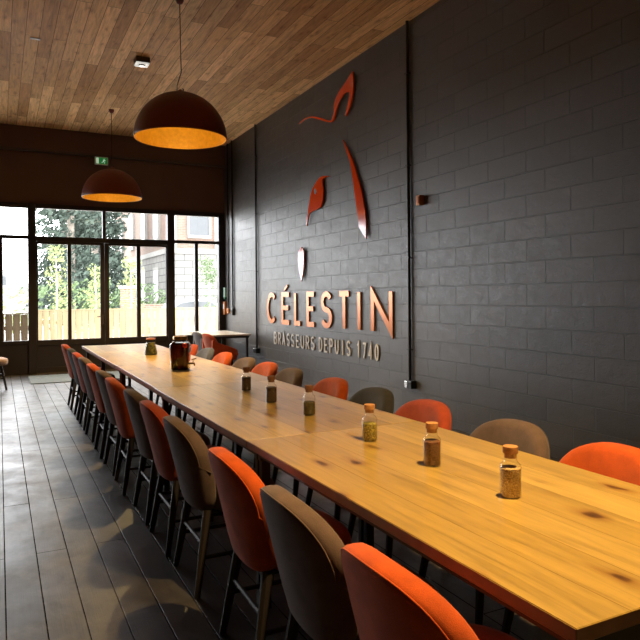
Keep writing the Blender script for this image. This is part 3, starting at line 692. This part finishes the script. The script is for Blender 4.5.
MB().tube([(-.066, 0, .262), (-.075, 0, .25), (-.07, 0, .235)], .003).tube([(.066, 0, .262), (.078, 0, .25), (.07, 0, .235)], .003).build('wire_clip', M['brass'], t)
m = MB().tube([(.078, -.01, .055), (.105, -.015, .055), (.125, -.02, .055), (.128, -.021, .035)], [.009, .008, .009, .007], 10).tube([(.115, -.018, .06), (.115, -.018, .08)], .004)
m.tube([(.100, -.010, .085), (.145, -.03, .10)], [.004, .006], 8)
m.build('tap', M['brass'], t, smooth='auto')

# flared carafe
t = thing('hop_carafe', 'flared glass carafe of green hops with copper lid, standing near the window end', 'carafe', (1.505, 7.25, .7501))
cp = [(.066, 0), (.072, .006), (.070, .03), (.050, .13), (.046, .165), (.047, .18)]
m = MB().lathe(cp, 32).build('glass_body', M['jar_glass'], t, smooth='auto')
MB().lathe([(.061, .005), (.067, .01), (.066, .03), (.047, .128), (.045, .14)], 32).build('hops', grains('green_hops', (.03, .035, .006, 1), (.24, .20, .03, 1), 60), t, smooth='auto')
MB().lathe([(.048, .172), (.050, .176), (.050, .188), (.02, .192)], 28).build('lid', M['copperbox'], t, smooth='auto')

# ------------------------------------------------------------------ outside
gd = simple('pale_asphalt', (.62, .60, .56, 1), .9, var=.15, scale=2)
tag(MB().box(-60, 80, FY + .1, 120, -.35, -.22).build('outdoor_ground', gd), 'pale paved ground outside behind the windows', 'ground', kind=ST)
wood = NT('pale_fence_boards'); v = wood.coord('XZY'); n_ = wood.noise(wood.coord('XZY', (9, .6, 1)), 1.2, 4)
wood.l(wood.ramp(n_, [(.3, (.32, .23, .12, 1)), (.7, (.46, .355, .21, 1))]), wood.b.inputs['Base Color']); wood.b.inputs['Roughness'].default_value = .8
wood2 = NT('weathered_fence_boards'); n_ = wood2.noise(wood2.coord('XZY', (5, .6, 1)), 1.2, 4)
wood2.l(wood2.ramp(n_, [(.3, (.12, .08, .045, 1)), (.7, (.20, .145, .08, 1))]), wood2.b.inputs['Base Color']); wood2.b.inputs['Roughness'].default_value = .8
def fence(x0, x1, y, top, mat, label):
    t = thing('board_fence', label, 'fence', ((x0 + x1) / 2, y, -.22)); h = (x1 - x0) / 2; m = MB(); x = -h; H = top + .22
    while x < h - .01:
        w_ = min(.14, h - x); m.box(x, x + w_ - .007, -.011, .011, .03, H - .03 + random.uniform(-.004, .004)); x += .145
    m.build('board_panel', mat, t)
    MB().box(-h, h, -.02, .045, H - .03, H).build('cap_rail', mat, t)
    MB().box(-h, h, .012, .05, .3, .38).box(-h, h, .012, .05, H - .35, H - .27).build('rail', mat, t)
    x = -h + .05
    while x < h:
        MB().box(x - .035, x + .035, .05, .12, 0, H - .05).build('post', mat, t); x += 1.9
fence(.78, 9.5, 16.5, 1.12, wood.m, 'long pale timber board fence outside the doors')
fence(-7, .70, 14.6, 1.09, wood2.m, 'darker weathered timber fence outside the left window, nearer the glass')

leafd = simple('dark_conifer_needles', (.048, .068, .052, 1), .9, var=.35, scale=1.5)
leafl = simple('fresh_young_leaves', (.24, .28, .11, 1), .8, var=.25, scale=3)
leafm = simple('mid_green_leaves', (.10, .15, .065, 1), .8, var=.3, scale=3)
bark = simple('grey_bark', (.28, .24, .20, 1), .9, var=.3, scale=5); barkp = simple('pale_birch_bark', (.36, .33, .27, 1), .9, var=.2, scale=5)
def leaves(m, c, r, n, s, squash=1):
    for _ in range(n):
        d = Vector((random.gauss(0, 1), random.gauss(0, 1), random.gauss(0, 1))).normalized() * r * random.uniform(.35, 1) ** .5
        p = Vector(c) + Vector((d.x, d.y, d.z * squash)); a = Vector((random.gauss(0, 1), random.gauss(0, 1), random.gauss(0, 1))).normalized()
        b_ = a.orthogonal().normalized(); q = s * random.uniform(.6, 1.3); c_ = a.cross(b_)
        m.add([p - b_ * q, p + c_ * q * .45, p + b_ * q, p - c_ * q * .45], [(0, 1, 2, 3)])
def conifer(x, y, h, r, label):
    t = thing('conifer_tree', label, 'tree', (x, y, -.22), group='tall conifers across the road')
    MB().tube([(0, 0, 0), (0, 0, h * .5), (0, 0, h * .96)], [.25, .16, .03], 8).build('trunk', bark, t, smooth=True)
    m = MB(); z = h * .07
    while z < h * .98:
        rr = r * (1 - (z / h)) ** .6 + .25
        for k in range(int(5 + rr * 3)):
            a = random.uniform(0, 2 * pi); q = random.uniform(.45, 1) * rr
            leaves(m, (q * cos(a), q * sin(a), z - q * .18 + random.uniform(-.3, .3)), .5 + rr * .10, 46, .16, .55)
        z += h * .045
    m.build('foliage', leafd, t)
for i, (x, y, h, r) in enumerate(((3.2, 34, 13, 1.4), (4.9, 38.5, 14, 1.6), (5.9, 43.5, 15, 1.7), (4.1, 49, 17, 1.9))):
    conifer(x, y, h, r, ['tall dark conifer, leftmost behind the doors', 'tall dark conifer, middle one and highest', 'tall dark conifer beside the brick building', 'tall dark conifer farthest back, between the two leftmost ones'][i])
def young(x, y, h, label, mat):
    t = thing('young_tree', label, 'tree', (x, y, -.22), group='slim young trees beyond the fence')
    MB().tube([(0, 0, 0), (.03, 0, h * .5), (0, .02, h * .95)], [.05, .035, .01], 8).build('trunk', barkp, t, smooth=True)
    m = MB()
    for k in range(26):
        z = random.uniform(.30, 1) * h; rr = .60 * (1.12 - z / h) ** .5; a = random.uniform(0, 2 * pi)
        leaves(m, (rr * cos(a) * random.random(), rr * sin(a) * random.random(), z), .26, 26, .055, .8)
    m.build('foliage', mat, t)
young(1.66, 22.5, 3.3, 'slim young tree with fresh leaves and a pale stem, seen through the first door pane', leafl)
young(3.05, 24, 2.9, 'slim young tree with fresh leaves seen through the second door pane', leafl)
young(4.45, 25, 3.3, 'slim young tree seen through the third door pane beside the conifers', leafl)
young(7.2, 24, 3.2, 'thin young tree in front of the pale stone wing', leafm)
young(9.3, 24, 3.1, 'thin young tree in front of the stone ground floor at right', leafm)
def hedge(x0, x1, y, h, label, mat):
    m = MB()
    for k in range(int((x1 - x0) * 9)):
        leaves(m, (random.uniform(x0, x1), y + random.uniform(-.5, .5), random.uniform(0, h)), .4, 42, .10, .8)
    tag(m.build('hedge', mat), label, 'hedge', kind='stuff')
hedge(.9, 7.2, 31, 2.0, 'low green shrubs under the conifers beyond the fence', leafm)
hedge(-2.5, .9, 27, 1.6, 'pale loose shrubs beyond the weathered fence at left', leafl)
# brick gate pillar
t = thing('gate_pillar', 'small red brick gate pillar beside the conifers', 'pillar', (5.05, 29, -.22))
MB().box(-.28, .28, -.28, .28, 0, 2.0).build('shaft', brickface('red_brick_small', (.22, .075, .05, 1), (.28, .11, .08, 1), (.3, .25, .2, 1)), t); MB().box(-.34, .34, -.34, .34, 2.0, 2.12).build('cap_stone', M['white'], t)
t = thing('garden_wall', 'low red brick wall next to the gate pillar', 'wall', (6.1, 29.2, -.22)); MB().box(-.7, .7, -.12, .12, 0, 1.3).build('brickwork', brickface('red_brick_low', (.22, .09, .06, 1), (.28, .13, .10, 1), (.3, .25, .2, 1)), t)

# building: brick upper storeys on a pale stone ground floor
stone = brickface('pale_ashlar', (.20, .195, .18, 1), (.24, .23, .215, 1), (.09, .087, .083, 1), 1.0, .42, .03)
brk = brickface('salmon_brick', (.18, .105, .075, 1), (.22, .135, .10, 1), (.20, .17, .145, 1), .30, .10, .014)
trimw = simple('pale_limestone', (.30, .29, .27, 1), .8)
win_g = simple('dull_window_glass', (.07, .075, .08, 1), .15, var=.1, scale=1)
t = thing('corner_building', 'large building with salmon brick upper floors over pale stone, seen through the right panes', 'building', (8.9, 38, -.22), .0)
MB().box(0, 14, 0, 20, 0, 4.3).build('stone_base', stone, t)
MB().box(.15, 14, .15, 20, 4.3, 13).build('brick_storey', brk, t)
MB().box(-.1, 14.1, -.15, 20, 4.2, 4.5).build('string_course', trimw, t)
MB().box(-.3, 14.3, -.4, 20, 13, 13.6).build('cornice', trimw, t)
for x in (.0, 2.9, 5.6): MB().box(x, x + .55, -.0, .3, 4.5, 13).build('pilaster', trimw, t)
for x in (1.35, 3.9, 6.6, 9.3, 11.6):
    for z in (5.3, 9.3):
        f = MB().box(x - .12, x + 1.32, .0, .3, z - .15, z + .02).box(x - .12, x + 1.32, .0, .3, z + 2.3, z + 2.5).box(x - .12, x, .02, .3, z, z + 2.3).box(x + 1.2, x + 1.32, .02, .3, z, z + 2.3).build('window_surround', trimw, t)
        MB().box(x, x + 1.2, .08, .2, z, z + 2.3).build('pane', win_g, f)
ar = [(-1.1, 0), (1.1, 0)] + [(1.1 * cos(a), 2.1 + 1.1 * sin(a)) for a in [pi * k / 12 for k in range(13)]]
f = MB().prism([(u * 1.15, v * 1.06) for u, v in ar], lambda u, v, k: (5.0 + u, -.08 + .1 * k, v)).build('arch_surround', trimw, t)
MB().prism(ar, lambda u, v, k: (5.0 + u, -.12 + .05 * k, v)).build('arch_door', simple('pale_grey_door', (.24, .24, .24, 1), .7), f)
for x in (7.0, 8.9, 11): MB().box(x, x + .9, -.05, .1, 1.5, 3.4).build('pane', win_g, t)
for y in (2.5, 6.5, 11, 15.5):
    for z, hh in ((5.3, 2.3), (9.3, 2.3), (1.4, 1.9)):
        f = MB().box(-.04, .2, y - .12, y + 1.4, z - .15, z + .02).box(-.04, .2, y - .12, y + 1.4, z + hh, z + hh + .2).box(-.04, .2, y - .12, y, z, z + hh).box(-.04, .2, y + 1.28, y + 1.4, z, z + hh).build('window_surround', trimw, t)
        MB().box(-.02, .18, y, y + 1.28, z, z + hh).build('pane', win_g, f)
# distant pale block at left
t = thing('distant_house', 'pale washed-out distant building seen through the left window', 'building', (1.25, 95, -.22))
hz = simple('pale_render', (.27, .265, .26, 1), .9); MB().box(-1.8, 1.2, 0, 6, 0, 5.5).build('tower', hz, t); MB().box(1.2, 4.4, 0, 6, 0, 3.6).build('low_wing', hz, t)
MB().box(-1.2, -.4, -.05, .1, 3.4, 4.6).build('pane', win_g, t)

def car(x, y, rz, label):
    t = thing('parked_car', label, 'car', (x, y, -.22), rz, 'pale cars parked beyond the fence')
    P = smoothpoly([(-2.1, .35), (-2.12, .75), (-1.75, .95), (-1.2, 1.02), (-.75, 1.38), (-.1, 1.5), (.75, 1.46), (1.35, 1.08), (1.95, .98), (2.1, .7), (2.08, .35)], 4, (0, 10))
    MB().prism(P, lambda u, v, k: (u, -.85 + 1.7 * k, v)).build('body', simple('white_car_paint', (.33, .34, .35, 1), .3), t, bevel=.05)
    W = [(-1.08, 1.04), (-.70, 1.34), (-.1, 1.43), (.72, 1.39), (1.15, 1.08)]
    MB().prism(W, lambda u, v, k: (u, -.862 + 1.724 * k, v)).build('side_window', win_g, t)
    for sx in (-1.3, 1.3):
        for sy in (-.86, .68):
            MB().tube([(sx, sy, .33), (sx, sy + .18, .33)], .33, 20).build('wheel', M['black'], t, smooth='auto')
car(7.6, 28.5, .1, 'pale parked car glimpsed over the fence below the brick wing')
car(12.6, 29, .0, 'pale parked car glimpsed over the fence through the right window')
